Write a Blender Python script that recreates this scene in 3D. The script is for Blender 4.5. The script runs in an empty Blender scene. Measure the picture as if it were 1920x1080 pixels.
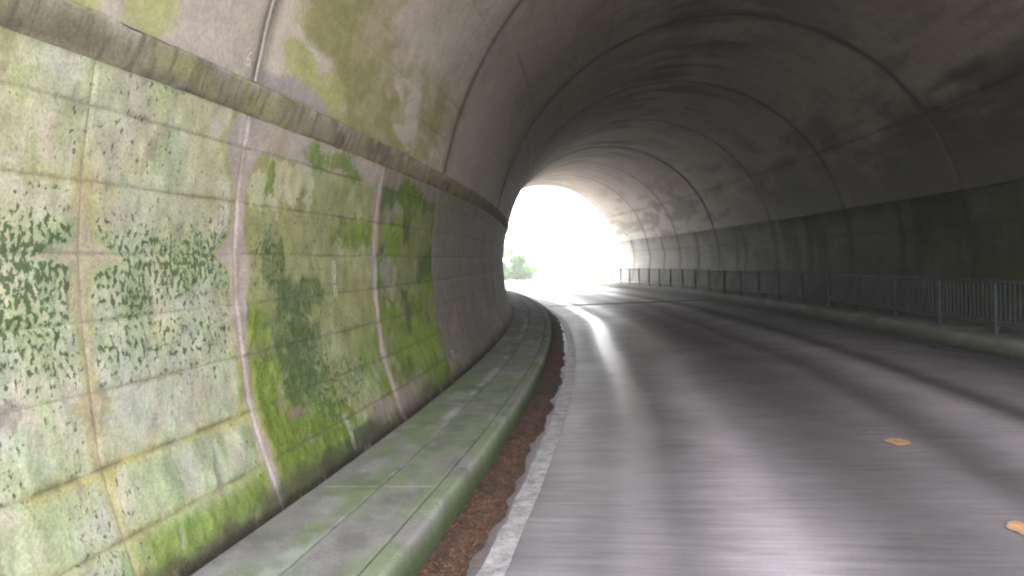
import bpy, bmesh, math, random
import numpy as np
from mathutils import Vector, Matrix
R = math.radians
random.seed(7)
scene = bpy.context.scene
COL = scene.collection

# ------------------------------------------------------------------ camera
FPX, HZ, ROLL, CAMH = 1462.7, 497.6, -0.038, 1.45
cam_d = bpy.data.cameras.new('camera')
cam = bpy.data.objects.new('camera', cam_d)
COL.objects.link(cam)
cam_d.sensor_width = 36.0
cam_d.lens = 36.0 * FPX / 1920.0
cam_d.clip_start = 0.05
cam_d.clip_end = 5000
_a = math.atan((540 - HZ) / FPX)
_c, _s = math.cos(ROLL), math.sin(ROLL)
_fw = Vector((0, math.cos(_a), -math.sin(_a)))
_up0 = Vector((0, math.sin(_a), math.cos(_a)))
_rt0 = Vector((1, 0, 0))
_rt = _rt0 * _c + _up0 * _s
_up = -_rt0 * _s + _up0 * _c
cam.matrix_world = Matrix(((_rt.x, _up.x, -_fw.x, 0), (_rt.y, _up.y, -_fw.y, 0), (_rt.z, _up.z, -_fw.z, CAMH), (0, 0, 0, 1)))
scene.camera = cam

# ------------------------------------------------------------------ sky, sun, exposure
SUN_EL, SUN_AZ = 52.0, 320.0          # azimuth clockwise from +Y
world = bpy.data.worlds.new('World')
scene.world = world
world.use_nodes = True
wn = world.node_tree
for n in list(wn.nodes):
    wn.nodes.remove(n)
sky = wn.nodes.new('ShaderNodeTexSky')
sky.sky_type = 'NISHITA'
sky.sun_disc = False
sky.sun_elevation = R(SUN_EL)
sky.sun_rotation = R(SUN_AZ)
sky.air_density = 1.0
sky.dust_density = 2.0
sky.ozone_density = 0.4
bg = wn.nodes.new('ShaderNodeBackground')
bg.inputs['Strength'].default_value = 0.15
wo = wn.nodes.new('ShaderNodeOutputWorld')
hsv = wn.nodes.new('ShaderNodeHueSaturation')      # thin overcast: a greyer sky all round
hsv.inputs['Saturation'].default_value = 0.12
wn.links.new(sky.outputs[0], hsv.inputs['Color'])
wn.links.new(hsv.outputs[0], bg.inputs['Color'])
wn.links.new(bg.outputs[0], wo.inputs['Surface'])
sun_d = bpy.data.lights.new('sun', 'SUN')
sun_d.energy = 1.5
sun_d.angle = R(40)
sun_d.color = (1.0, 0.96, 0.90)
sun = bpy.data.objects.new('sun', sun_d)
COL.objects.link(sun)
_sd = Vector((math.sin(R(SUN_AZ)) * math.cos(R(SUN_EL)), math.cos(R(SUN_AZ)) * math.cos(R(SUN_EL)), math.sin(R(SUN_EL))))
sun.rotation_euler = _sd.to_track_quat('Z', 'Y').to_euler()
sun.location = _sd * 60
vs = scene.view_settings
vs.view_transform = 'Standard'
vs.look = 'None'
vs.gamma = 1.0
vs.use_curve_mapping = False
vs.exposure = 3.75
scene.render.engine = 'CYCLES'
cy = scene.cycles
cy.max_bounces = 11
cy.diffuse_bounces = 9
cy.glossy_bounces = 4
cy.transparent_max_bounces = 8
cy.use_denoising = True
cy.sample_clamp_indirect = 8.0
cy.caustics_reflective = False
cy.caustics_refractive = False
cy.filter_width = 2.3

# ------------------------------------------------------------------ the road's curve
TH0, K0, K1, X0, GRADE = 0.2079, 0.011497, -0.00014313, -0.827, 0.003117
_S = np.linspace(-160, 420, 11601)
_k = np.where(_S < 0, 0.0045, np.maximum(K0 + K1 * _S, 0.0))
_dS = _S[1] - _S[0]
_i0 = int(np.argmin(abs(_S)))
_th = -np.cumsum(_k) * _dS
_th = _th - _th[_i0] + TH0
_X = np.cumsum(np.sin(_th)) * _dS
_Y = np.cumsum(np.cos(_th)) * _dS
_X = _X - _X[_i0] + X0
_Y = _Y - _Y[_i0]
def zgrade(y):
    return GRADE * np.clip(y, 0, 160)
def place(s, u, v):
    """s along the road, u to the right of the left edge line, v above the road -> x, y, z"""
    s = np.asarray(s, float); u = np.asarray(u, float); v = np.asarray(v, float)
    x = np.interp(s, _S, _X); y = np.interp(s, _S, _Y); t = np.interp(s, _S, _th)
    X = x + u * np.cos(t); Y = y - u * np.sin(t)
    return np.stack(np.broadcast_arrays(X, Y, v + zgrade(Y)), -1)
def P(s, u, v):
    return Vector(place(s, u, v).tolist())
def heading(s):
    return float(np.interp(s, _S, _th))

S_IN, S_OUT = 2.0, 44.4
RINGS = [S_IN, 4.05, 8.6, 14.59, 19.57, 24.61, 30.03, 34.75, 39.2, S_OUT]

# ------------------------------------------------------------------ helpers
def mesh_obj(name, verts, faces, mat, parent=None, smooth=False):
    me = bpy.data.meshes.new(name)
    me.from_pydata([tuple(map(float, v)) for v in verts], [], [tuple(f) for f in faces])
    if smooth:
        me.polygons.foreach_set('use_smooth', [True] * len(me.polygons))
    me.update()
    if mat: me.materials.append(mat)
    o = bpy.data.objects.new(name, me)
    COL.objects.link(o)
    if parent is not None: o.parent = parent
    return o
def fix_normals(o):
    bm = bmesh.new(); bm.from_mesh(o.data)
    bmesh.ops.recalc_face_normals(bm, faces=bm.faces)
    bm.to_mesh(o.data); bm.free()
    return o
def tag(o, label=None, cat=None, group=None, kind=None):
    if label: o['label'] = label
    if cat: o['category'] = cat
    if group: o['group'] = group
    if kind: o['kind'] = kind
    return o
def empty(name, loc=(0, 0, 0)):
    o = bpy.data.objects.new(name, None)
    o.location = loc
    o.empty_display_size = 0.3
    COL.objects.link(o)
    return o
def grid_faces(n, m):
    i, j = np.meshgrid(np.arange(n - 1), np.arange(m - 1), indexing='ij')
    a = (i * m + j).ravel()
    return np.stack([a, a + m, a + m + 1, a + 1], -1)
def set_col(o, rgb, alpha=None):
    me = o.data
    at = me.color_attributes.new('tint', 'FLOAT_COLOR', 'POINT')
    n = len(me.vertices)
    c = np.ones((n, 4), np.float32)
    c[:, :3] = rgb
    if alpha is not None: c[:, 3] = alpha
    at.data.foreach_set('color', c.ravel())
def set_uv(o, uv):
    me = o.data
    l = me.uv_layers.new(name='UVMap')
    idx = np.zeros(len(me.loops), np.int32)
    me.loops.foreach_get('vertex_index', idx)
    l.data.foreach_set('uv', np.asarray(uv, np.float32)[idx].ravel())
def sweep(name, prof, ss, mat, parent=None, closed=True, caps=True, uv=False):
    """prof: list of (u,v), swept along the road curve"""
    pr = np.array(prof, float); n = len(pr)
    V = np.concatenate([place(s, pr[:, 0], pr[:, 1]) for s in ss])
    F = []
    for i in range(len(ss) - 1):
        for j in range(n if closed else n - 1):
            k = (j + 1) % n
            F.append((i * n + j, i * n + k, (i + 1) * n + k, (i + 1) * n + j))
    if closed and caps:
        F.append(tuple(range(n)))
        F.append(tuple(reversed(range((len(ss) - 1) * n, len(ss) * n))))
    o = mesh_obj(name, V, F, mat, parent)
    if closed: fix_normals(o)
    if uv:
        U = np.concatenate([np.stack([np.full(n, s), pr[:, 0]], -1) for s in ss])
        set_uv(o, U)
    return o
def srange(a, b, step):
    n = max(1, int(math.ceil((b - a) / step)))
    return [a + (b - a) * i / n for i in range(n + 1)]

# value noise in numpy (surface colour maps are computed per vertex from this)
def _hash(ix, iy, seed):
    h = (ix * 374761393 + iy * 668265263 + seed * 974634777) & 0xffffffff
    h = ((h ^ (h >> 13)) * 1274126177) & 0xffffffff
    return ((h ^ (h >> 16)) & 0xffff) / 65535.0
def vnoise(x, y, seed=0):
    x = np.asarray(x, float); y = np.asarray(y, float)
    ix = np.floor(x).astype(np.int64); iy = np.floor(y).astype(np.int64)
    fx = x - ix; fy = y - iy
    fx = fx * fx * (3 - 2 * fx); fy = fy * fy * (3 - 2 * fy)
    a = _hash(ix, iy, seed); b = _hash(ix + 1, iy, seed)
    c = _hash(ix, iy + 1, seed); d = _hash(ix + 1, iy + 1, seed)
    return (a * (1 - fx) + b * fx) * (1 - fy) + (c * (1 - fx) + d * fx) * fy
def fbm(x, y, seed=0, oct=4):
    r = 0; w = 1; t = 0
    for i in range(oct):
        r = r + w * vnoise(x * 2 ** i, y * 2 ** i, seed + i * 17); t += w; w *= .55
    return r / t
def sst(a, b, x):
    t = np.clip((x - a) / (b - a), 0, 1)
    return t * t * (3 - 2 * t)
def mixc(c, col, m):
    m = np.clip(m, 0, 1)[..., None]
    return c * (1 - m) + np.array(col) * m
def blob(s, v, cs, cv, rs, rv, seed, rough=.5, f=5):
    """irregular patch: 1 inside, 0 outside"""
    d = np.sqrt(((s - cs) / rs) ** 2 + ((v - cv) / rv) ** 2)
    n = fbm(s * f + seed * 3.1, v * f + seed * 1.7, seed, 4) - .5
    return sst(1.15, .85, d + n * rough * 2)

# ------------------------------------------------------------------ materials
def new_mat(name):
    m = bpy.data.materials.new(name)
    m.use_nodes = True
    t = m.node_tree
    for n in list(t.nodes): t.nodes.remove(n)
    out = t.nodes.new('ShaderNodeOutputMaterial')
    b = t.nodes.new('ShaderNodeBsdfPrincipled')
    t.links.new(b.outputs[0], out.inputs['Surface'])
    return m, t, b
def nd(t, typ, **kw):
    n = t.nodes.new(typ)
    for k, v in kw.items(): setattr(n, k, v)
    return n
def noise(t, vec, scale, detail=5, rough=.6, dist=0):
    n = nd(t, 'ShaderNodeTexNoise')
    n.inputs['Scale'].default_value = scale
    n.inputs['Detail'].default_value = detail
    n.inputs['Roughness'].default_value = rough
    n.inputs['Distortion'].default_value = dist
    if vec is not None: t.links.new(vec, n.inputs['Vector'])
    return n
def mapr(t, val, a, b, c, d):
    n = nd(t, 'ShaderNodeMapRange')
    t.links.new(val, n.inputs['Value'])
    for k, x in zip(('From Min', 'From Max', 'To Min', 'To Max'), (a, b, c, d)): n.inputs[k].default_value = x
    return n.outputs[0]
def mul(t, a, b, op='MULTIPLY'):
    n = nd(t, 'ShaderNodeMath', operation=op)
    for i, x in enumerate((a, b)):
        if isinstance(x, (int, float)): n.inputs[i].default_value = x
        else: t.links.new(x, n.inputs[i])
    return n.outputs[0]
def mixrgb(t, fac, a, b, mode='MIX'):
    n = nd(t, 'ShaderNodeMix', data_type='RGBA', blend_type=mode)
    for key, x in ((0, fac), (6, a), (7, b)):
        if isinstance(x, (int, float)): n.inputs[key].default_value = x
        elif isinstance(x, tuple): n.inputs[key].default_value = (*x, 1) if len(x) == 3 else x
        else: t.links.new(x, n.inputs[key])
    return n.outputs[2]
def bump(t, b, h, strength, dist=.01):
    n = nd(t, 'ShaderNodeBump')
    n.inputs['Strength'].default_value = strength
    n.inputs['Distance'].default_value = dist
    t.links.new(h, n.inputs['Height'])
    t.links.new(n.outputs[0], b.inputs['Normal'])
def geo_pos(t):
    return nd(t, 'ShaderNodeNewGeometry').outputs['Position']
def simple_mat(name, col, rough=.7, scale=8, var=.35, bmp=.3, metal=0, dist=.01, spec=.5):
    m, t, b = new_mat(name)
    p = geo_pos(t)
    n = noise(t, p, scale, 6)
    f = mapr(t, n.outputs[0], .3, .7, 1 - var, 1 + var)
    c = mixrgb(t, 1.0, col, f, 'MULTIPLY')
    t.links.new(c, b.inputs['Base Color'])
    b.inputs['Roughness'].default_value = rough
    b.inputs['Metallic'].default_value = metal
    b.inputs['Specular IOR Level'].default_value = spec
    if bmp:
        n2 = noise(t, p, scale * 6, 4)
        bump(t, b, n2.outputs[0], bmp, dist)
    return m
def tint_mat(name, fine=60, var=.25, rough=.75, bmp=.5, dist=.006, flecks=False, spec=.5):
    """concrete / moss: base colour from the vertex map, grain and relief from noise"""
    m, t, b = new_mat(name)
    a = nd(t, 'ShaderNodeVertexColor', layer_name='tint')
    p = geo_pos(t)
    n = noise(t, p, fine, 6, .65)
    n2 = noise(t, p, 7, 5, .6)
    f = mul(t, mapr(t, n.outputs[0], .3, .7, 1 - var, 1 + var), mapr(t, n2.outputs[0], .3, .7, .88, 1.12))
    c = mixrgb(t, 1.0, a.outputs['Color'], f, 'MULTIPLY')
    if flecks:      # tufts of dark moss, their density comes with the mesh
        at = nd(t, 'ShaderNodeAttribute', attribute_name='fleck')
        uv = nd(t, 'ShaderNodeUVMap', uv_map='UVMap')
        mp = nd(t, 'ShaderNodeMapping'); mp.inputs['Scale'].default_value = (42, 27, 1)
        t.links.new(uv.outputs[0], mp.inputs[0])
        k = noise(t, mp.outputs[0], 1.0, 3, .6, 0)
        th = mapr(t, at.outputs['Fac'], 0, 1, .76, .445)
        dlt = mul(t, k.outputs[0], th, 'SUBTRACT')
        m_ = nd(t, 'ShaderNodeMapRange', interpolation_type='SMOOTHSTEP'); t.links.new(dlt, m_.inputs['Value'])
        m_.inputs['From Min'].default_value = 0; m_.inputs['From Max'].default_value = .05
        m_.inputs['To Max'].default_value = .92
        c = mixrgb(t, m_.outputs[0], c, mixrgb(t, n2.outputs[0], (.045, .08, .028), (.10, .135, .06)))
    t.links.new(c, b.inputs['Base Color'])
    # alpha channel = wet / bare (1) or mossy (0): moss is matt
    rr = mapr(t, a.outputs['Alpha'], 0, 1, .95, rough)
    t.links.new(rr, b.inputs['Roughness'])
    t.links.new(mapr(t, a.outputs['Alpha'], 0, 1, .1, spec), b.inputs['Specular IOR Level'])
    h = mul(t, n.outputs[0], mapr(t, n2.outputs[0], .2, .8, .6, 1.3))
    if flecks: h = mul(t, h, mul(t, m_.outputs[0], mul(t, n.outputs[0], 1.6)), 'ADD')
    bump(t, b, h, bmp, dist)
    return m

M_WALL = tint_mat('mossy_concrete', 70, .28, .66, .7, .007, True, .35)
M_WALL_R = tint_mat('stained_concrete', 30, .25, .85, .5, .008, False, .15)
M_VAULT = tint_mat('vault_concrete', 40, .2, .7, .45, .008, False, .22)
M_CORE = simple_mat('core_concrete', (.10, .09, .08), .9, 4, .3, .3)
M_LEDGE = tint_mat('ledge_concrete', 90, .25, .7, .6, .004)
M_PORTAL = simple_mat('portal_concrete', (.34, .33, .30), .85, 3, .25, .4)
M_GALV = simple_mat('galvanised_steel', (.085, .095, .10), .75, 15, .3, .1, .2, .002)
M_DIRT = simple_mat('dark_silt', (.030, .024, .020), .95, 20, .5, .8, 0, .01)
M_CHALK = simple_mat('chalk_paint', (.62, .62, .45), .9, 40, .3, .2)
M_WHITEMARK = simple_mat('white_paint_mark', (.7, .7, .68), .9, 40, .3, .2)

# ------------------------------------------------------------------ tunnel profile
PV = np.array([.10, .18, .44, .62, .76, 1.03, 1.31, 1.57, 1.89, 2.12, 2.295])
PU = np.array([-1.19, -1.217, -1.297, -1.352, -1.385, -1.408, -1.428, -1.425, -1.388, -1.342, -1.305])
UC, VC, RX, RZ = 2.92, 1.4155, 4.3, 4.365
V_BAND0, V_BAND1 = 2.295, 2.44
A0 = math.asin((V_BAND1 - VC) / RZ)
def wall_uv(v, side):
    """inner wall face at height v, with outward unit normal"""
    v = np.asarray(v, float)
    u = np.interp(v, PV, PU)
    e = .04
    du = (np.interp(v + e, PV, PU) - np.interp(v - e, PV, PU)) / (2 * e)
    l = np.sqrt(1 + du * du)
    nu, nv = -1 / l, du / l
    if side > 0:
        u = 2 * UC - u; nu = -nu
    return u, v, nu, nv
def arch_uv(a):
    """a from A0 (left springing) to pi-A0 (right)"""
    a = np.asarray(a, float)
    u = UC - RX * np.cos(a); v = VC + RZ * np.sin(a)
    nu = -np.cos(a) / RX; nv = np.sin(a) / RZ
    l = np.sqrt(nu * nu + nv * nv)
    return u, v, nu / l, nv / l

# ------------------------------------------------------------------ colours of the lining
C_BARE = np.array((.37, .315, .29))
C_PALE = np.array((.375, .385, .27))
C_WHITE = np.array((.42, .415, .37))
C_SPECK = np.array((.060, .115, .045))
C_GREEN = np.array((.148, .205, .045))
C_OLIVE = np.array((.235, .245, .12))
C_DARK = np.array((.060, .095, .040))
C_YEL = np.array((.32, .305, .135))
C_GREY = np.array((.19, .168, .155))
COURSE = [.42, .70, 1.00, 1.28, 1.55, 1.83, 2.12]

def col_left(s, v):
    shape = s.shape
    wig = (fbm(s * 3, v * 3, 5) - .5)
    wig2 = (fbm(s * 11, v * 11, 6) - .5)
    c = np.zeros(shape + (3,)); c[:] = C_BARE
    bare = np.full(shape, 1.0)
    # --- A: pale algae near the mouth, speckled
    pale = mixc(np.broadcast_to(C_PALE, shape + (3,)).copy(), C_WHITE * np.array((1, .98, .96)), sst(.50, .62, fbm(s * 2.2, v * 2.2, 31)) * .7)
    pale = mixc(pale, C_PALE * np.array((.70, .80, .55)), sst(.5, .7, fbm(s * 6, v * 4, 32)) * .55)
    low = np.exp(-((v - .95) / .28) ** 2) * sst(3.95, 3.5, s)
    pale = mixc(pale, C_WHITE, low * .75 * sst(.35, .6, fbm(s * 3, v * 3, 33) + .15))
    # grey green wash low down
    wash = sst(.95, .55, v) * sst(.4, .6, fbm(s * 3.5 + 4, v * 3.5, 34) + .05)
    pale = mixc(pale, (.30, .36, .22), wash * .75)
    # combed grey green growth
    comb = sst(.44, .62, fbm(s * 26 + v * 5, v * 7, 35, 4)) * (.35 + .65 * sst(.4, .6, fbm(s * 2, v * 2, 36)))
    pale = mixc(pale, (.27, .33, .19), comb * .55 * sst(1.75, 1.3, v))
    pale = mixc(pale, (.46, .40, .36), sst(.56, .66, fbm(s * 9, v * 6, 37)) * .35)
    # specks of dark moss (elongated vertically)
    dens = np.exp(-((v - 1.52) / .30) ** 2) * (.65 + .5 * fbm(s * 2.3, v * 2.3, 41))
    dens = np.maximum(dens, .42 * sst(2.35, 1.9, v) * sst(1.5, 1.8, v))
    dens = np.maximum(dens, .95 * np.exp(-(((s - 2.55) / .38) ** 2 + ((v - 1.42) / .26) ** 2)))
    dens = np.maximum(dens, .95 * np.exp(-(((s - 3.18) / .30) ** 2 + ((v - 1.36) / .16) ** 2)))
    dens = np.maximum(dens, .72 * np.exp(-((v - 1.15) / .22) ** 2))
    dens = np.maximum(dens, .55 * sst(.35, .6, fbm(s * 2.5, v * 2.5, 48)))
    dens = np.maximum(dens, .85 * sst(3.0, 2.7, s) * np.exp(-((v - 1.35) / .38) ** 2))
    film = sst(.62, .80, dens) * sst(.42, .6, fbm(s * 5, v * 5, 46))
    pale = mixc(pale, (.20, .29, .15), film * .45)
    grn = sst(.47, .36, v + wig * .12) * sst(2.75, 3.05, s)
    pale = mixc(pale, C_GREEN * 1.15, grn * .9)
    mA = sst(4.10, 4.02, s)
    # --- B: green film bay between the two bright seams
    colB = mixc(np.broadcast_to(C_OLIVE * 1.1, shape + (3,)).copy(), (.33, .34, .20), sst(.46, .62, fbm(s * 2.6, v * 3.2, 51)) * .8)
    colB = mixc(colB, (.40, .41, .28), blob(s, v, 4.62, 1.98, .36, .15, 52, .9, 9))
    colB = mixc(colB, (.16, .22, .06), sst(1.35, .5, v) * sst(.42, .62, fbm(s * 3, v * 2.4, 53)))
    top = sst(2.10, 2.14, v + wig * .05)
    colB = mixc(colB, C_BARE, top * .9)
    for (a, b_, ra, rb, sd) in ((4.98, 2.19, .20, .07, 61), (5.45, 2.205, .26, .065, 62), (4.40, 2.03, .06, .10, 63), (5.75, 2.13, .16, .05, 64), (5.9, 1.72, .4, .10, 65)):
        colB = mixc(colB, C_GREEN * 1.05, blob(s, v, a, b_, ra, rb, sd, .95, 13) * .85)
    colB = mixc(colB, C_GREEN * 1.1, sst(4.75, 4.15, s + wig * .3) * sst(1.34, 1.18, v + wig * .2))
    colB = mixc(colB, C_GREEN * .95, blob(s, v, 4.75, .42, .65, .24, 66, .9, 9))
    darkB = np.zeros(shape)
    for (a, b_, ra, rb, sd) in ((4.72, 1.10, .28, .20, 71), (4.80, .92, .36, .18, 72), (4.72, .76, .26, .13, 73), (4.50, 1.47, .13, .17, 74), (5.3, .66, .5, .16, 75), (4.9, 1.30, .38, .10, 76)):
        bl = blob(s, v, a, b_, ra * 1.1, rb * 1.1, sd, .75, 9)
        darkB = np.maximum(darkB, bl)
        colB = mixc(colB, C_DARK * (1.3 if sd != 75 else 1.9), bl * (.25 + .75 * fbm(s * 16, v * 11, 760, 4)) * (.95 if sd != 75 else .6))
    colB = mixc(colB, C_DARK * .9, blob(s, v, 5.35, .24, .9, .10, 79, .5) * .8)
    colB = mixc(colB, (.26, .225, .20), blob(s, v, 6.05, .33, .36, .09, 80, .4) * .85)
    colB = mixc(colB, (.20, .15, .13), blob(s, v, 4.55, .60, .12, .035, 81, .5) * .8)
    mB = sst(4.02, 4.10, s)
    # --- C: vivid moss up to the next ring
    colC = mixc(np.broadcast_to(C_GREEN * 1.0, shape + (3,)).copy(), C_OLIVE * .9, sst(.44, .6, fbm(s * 2.4, v * 2.8, 91)) * .8)
    colC = mixc(colC, C_DARK, sst(.56, .7, fbm(s * 3, v * 3.4, 92)) * .65)
    colC = mixc(colC, (.30, .28, .22), blob(s, v, 6.85, 1.38, .3, .22, 93, .9, 9) * .8)
    colC = mixc(colC, (.30, .27, .22), blob(s, v, 7.0, 1.92, .25, .12, 94, .9, 9) * .7)
    colC = mixc(colC, C_GREEN * 1.2, blob(s, v, 7.7, .72, .9, .22, 95, .9, 9))
    colC = mixc(colC, C_GREEN * 1.2, blob(s, v, 6.95, 1.70, .3, .20, 96, .9, 9))
    colC = mixc(colC, (.25, .215, .195), sst(.52, .40, v + wig * .2) * sst(7.9, 6.5, s + wig))
    colC = mixc(colC, (.25, .215, .195), sst(2.10, 2.16, v + wig * .12) * .9)
    colC = mixc(colC, C_GREEN * .8, blob(s, v, 7.4, 2.13, .45, .11, 97, .9, 9))
    mC = sst(6.36, 6.44, s)
    # --- D: bare grey brown concrete further in
    colD = mixc(np.broadcast_to(C_GREY, shape + (3,)).copy(), (.30, .22, .175), sst(.46, .66, fbm(s * .9, v * 2.2, 101)) * sst(1.4, .7, v) * .8)
    colD = mixc(colD, (.15, .135, .13), sst(.5, .7, fbm(s * 1.3, v * .8, 102)) * .7)
    colD = mixc(colD, C_OLIVE * .7, sst(.58, .7, fbm(s * .8, v * 1.5, 103)) * .4 * sst(13, 9, s))
    mD = sst(8.50, 8.60, s + wig * .04)
    c = pale
    c = mixc(c, 0, np.zeros(shape)) if False else c
    c = c * (1 - mB)[..., None] + colB * mB[..., None]
    c = c * (1 - mC)[..., None] + colC * mC[..., None]
    c = c * (1 - mD)[..., None] + colD * mD[..., None]
    # --- bare seams and their yellow rims
    def seam(c, s0, w, vmin, vmax, col, rim=True, rimw=.035):
        d = np.abs(s - s0 - (fbm(v * 3, v * 0 + s0, 7) - .5) * .02)
        ww = w * (1 + .8 * (fbm(v * 4, v * 0 + s0 * 3, 8) - .5))
        inside = sst(vmin - .04, vmin + .04, v) * sst(vmax + .02, vmax - .02, v)
        if rim: c = mixc(c, C_YEL, sst(ww + rimw, ww, d + wig * .02) * inside * .8)
        return mixc(c, col, sst(ww + .008, ww - .008, d) * inside)
    va = v + (fbm(s * 5, v * 0 + 2, 16) - .5) * .10
    # flared seam at the ring joint: wide at the top and at the v=1.55 course
    ww = .056 + .17 * np.clip(1 - np.abs(v - 2.13) / .24, 0, 1) * (s < 4.05) + .10 * np.clip(1 - np.abs(v - 2.13) / .16, 0, 1) * (s > 4.05)
    ww = ww + .15 * np.clip(1 - np.abs(va - 1.55) / .13, 0, 1) ** 1.6 * (s < 4.05) + .05 * np.clip(1 - np.abs(v - 1.50) / .2, 0, 1) * (s >= 4.05)
    ww = ww + .045 * (s > 4.05) * sst(1.15, 1.3, v)
    d = np.abs(s - 4.05) + wig * .06 + wig2 * .07
    c = mixc(c, C_YEL * np.array((.85, 1, .7)), sst(ww + .065, ww + .012, d) * .8 * sst(.3, .55, fbm(s * 4, v * 4, 14)))
    c = mixc(c, C_BARE, sst(ww + .008, ww - .008, d))
    bar = np.exp(-((s - 4.055) / .016) ** 2) * sst(1.5, 1.3, v)
    c = mixc(c, (.46, .44, .44), bar * .5)
    # the thinner seam near the mouth
    w0 = .022 + .22 * np.clip(1 - np.abs(va - 1.53) / .10, 0, 1) ** 1.8 * (s > 2.86) + .20 * np.clip(1 - np.abs(va - 1.555) / .065, 0, 1) ** 1.8 * (s < 2.86)
    w0 = w0 + .08 * np.clip(1 - np.abs(v - .955) / .05, 0, 1) * 1.0
    w0 = w0 * sst(1.98, 1.85, v) * sst(.78, .92, v) + .008
    d0 = np.abs(s - 2.86 - (fbm(v * 3, v * 0, 9) - .5) * .03) + wig * .05 + wig2 * .07
    c = mixc(c, C_YEL, sst(w0 + .055, w0 + .005, d0) * .8 * sst(.3, .55, fbm(s * 5, v * 5, 15)) * sst(2.05, 1.8, v))
    c = mixc(c, C_BARE * np.array((1.0, 1.0, .85)), sst(w0 + .012, w0 - .012, d0) * sst(1.95, 1.8, v) * (.45 + .5 * fbm(s * 9, v * 9, 17)))
    c = seam(c, 6.40, .075, .18, 2.3, C_BARE * .98, False)
    c = seam(c, 5.22, .03, .18, .46, (.30, .31, .24), False)
    c = seam(c, 8.62, .02, .18, 2.3, (.20, .18, .17), False)
    # yellow crust along the lower courses near the mouth
    for cv, amp in ((.70, .9), (.42, .55), (1.0, .25), (1.83, .35)):
        dn = (fbm(s * 5, s * 0 + cv, 111) - .5) * .09 + wig2 * .05
        m = np.exp(-((v - cv + .004 - dn) / .028) ** 2) * amp * sst(.40, .52, fbm(s * 2.4, s * 0 + cv * 9, 112)) * mA
        c = mixc(c, C_YEL * 1.1, m)
        m = np.exp(-((v - cv - .006) / .012) ** 2) * amp * mA * sst(.45, .55, fbm(s * 7, s * 0 + cv * 4, 113))
        c = mixc(c, (.14, .12, .08), m * .8)
    # dirt in the course joints and along the foot
    for cv in COURSE:
        m = np.exp(-((v - cv + wig2 * .012) / .006) ** 2) * sst(.35, .65, fbm(s * 3, s * 0 + cv * 7, 121)) * .75
        c = mixc(c, (.13, .095, .075), m * (1 - .5 * mA))
    c = mixc(c, (.07, .06, .045), sst(.34, .22, v + wig * .2 + wig2 * .08) * .85)
    c = mixc(c, (.03, .026, .02), sst(.225, .19, v + wig2 * .03) * .9)
    # drips under the band, small rusty spots
    c = mixc(c, (.24, .20, .17), sst(.74, .78, fbm(s * 14, v * 6, 131, 2)) * .5)
    stain = sst(2.26, 2.31, v + (fbm(s * 9, s * 0, 133) - .5) * .08)
    c = mixc(c, (.24, .23, .13), stain * .5)
    mot = fbm(s * 14, v * 10, 141, 4)
    c = c * (.70 + .6 * mot)[..., None]
    c = mixc(c, c * np.array((1.10, 1.0, .82)), sst(.45, .65, fbm(s * 5 + 3, v * 4, 142)) * .45)
    mossy = np.clip((c[..., 1] - c[..., 0]) * 12 + .1, 0, 1)
    fl = np.clip(dens, 0, 1) * mA
    fl = np.maximum(fl, .9 * np.exp(-(((s - 4.45) / .28) ** 2 + ((v - 1.58) / .22) ** 2)) * mB)
    fl = np.maximum(fl, .78 * darkB * mB)
    fl = np.maximum(fl, (.42 + .25 * fbm(s * 2, v * 2, 761)) * mB * sst(6.3, 5.5, s) * sst(2.1, 1.9, v))
    fl = fl * (1 - sst(ww + .04, ww - .01, d)) * (1 - sst(w0 + .04, w0, d0) * sst(1.95, 1.8, v))
    return c, 1 - mossy, fl

def col_right(s, v):
    c = np.broadcast_to(np.array((.125, .12, .10)), s.shape + (3,)).copy()
    c = mixc(c, (.075, .08, .05), sst(.40, .62, fbm(s * .5, v * 1.1, 201)) * .75)
    c = mixc(c, (.06, .056, .05), sst(.5, .66, fbm(s * 1.6, v * .35, 202)) * .75)
    c = mixc(c, (.08, .10, .035), sst(.52, .7, fbm(s * .8 + 9, v * 1.4, 203)) * sst(26, 12, s) * .7)
    c = mixc(c, c * 1.9, sst(16, 27, s))  # light from the exit painted in: wall colour brightens further along
    c = mixc(c, (.36, .345, .32), sst(25, 42, s) * .75)  # paler still near the far mouth, imitating the exit glow on the wall
    c = mixc(c, (.05, .048, .042), np.exp(-((v - 2.26) / .12) ** 2) * .3 * sst(.3, .6, fbm(s * 1.1, s * 0, 205)))
    c = mixc(c, (.06, .055, .05), np.exp(-((v - 1.83) / .012) ** 2) * .5)
    for b in bays_right:
        c = mixc(c, (.05, .047, .042), np.exp(-((s - b - (fbm(v * 2, v * 0 + b, 207) - .5) * .3) / .16) ** 2) * .6)
    return c, np.ones(s.shape)

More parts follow.
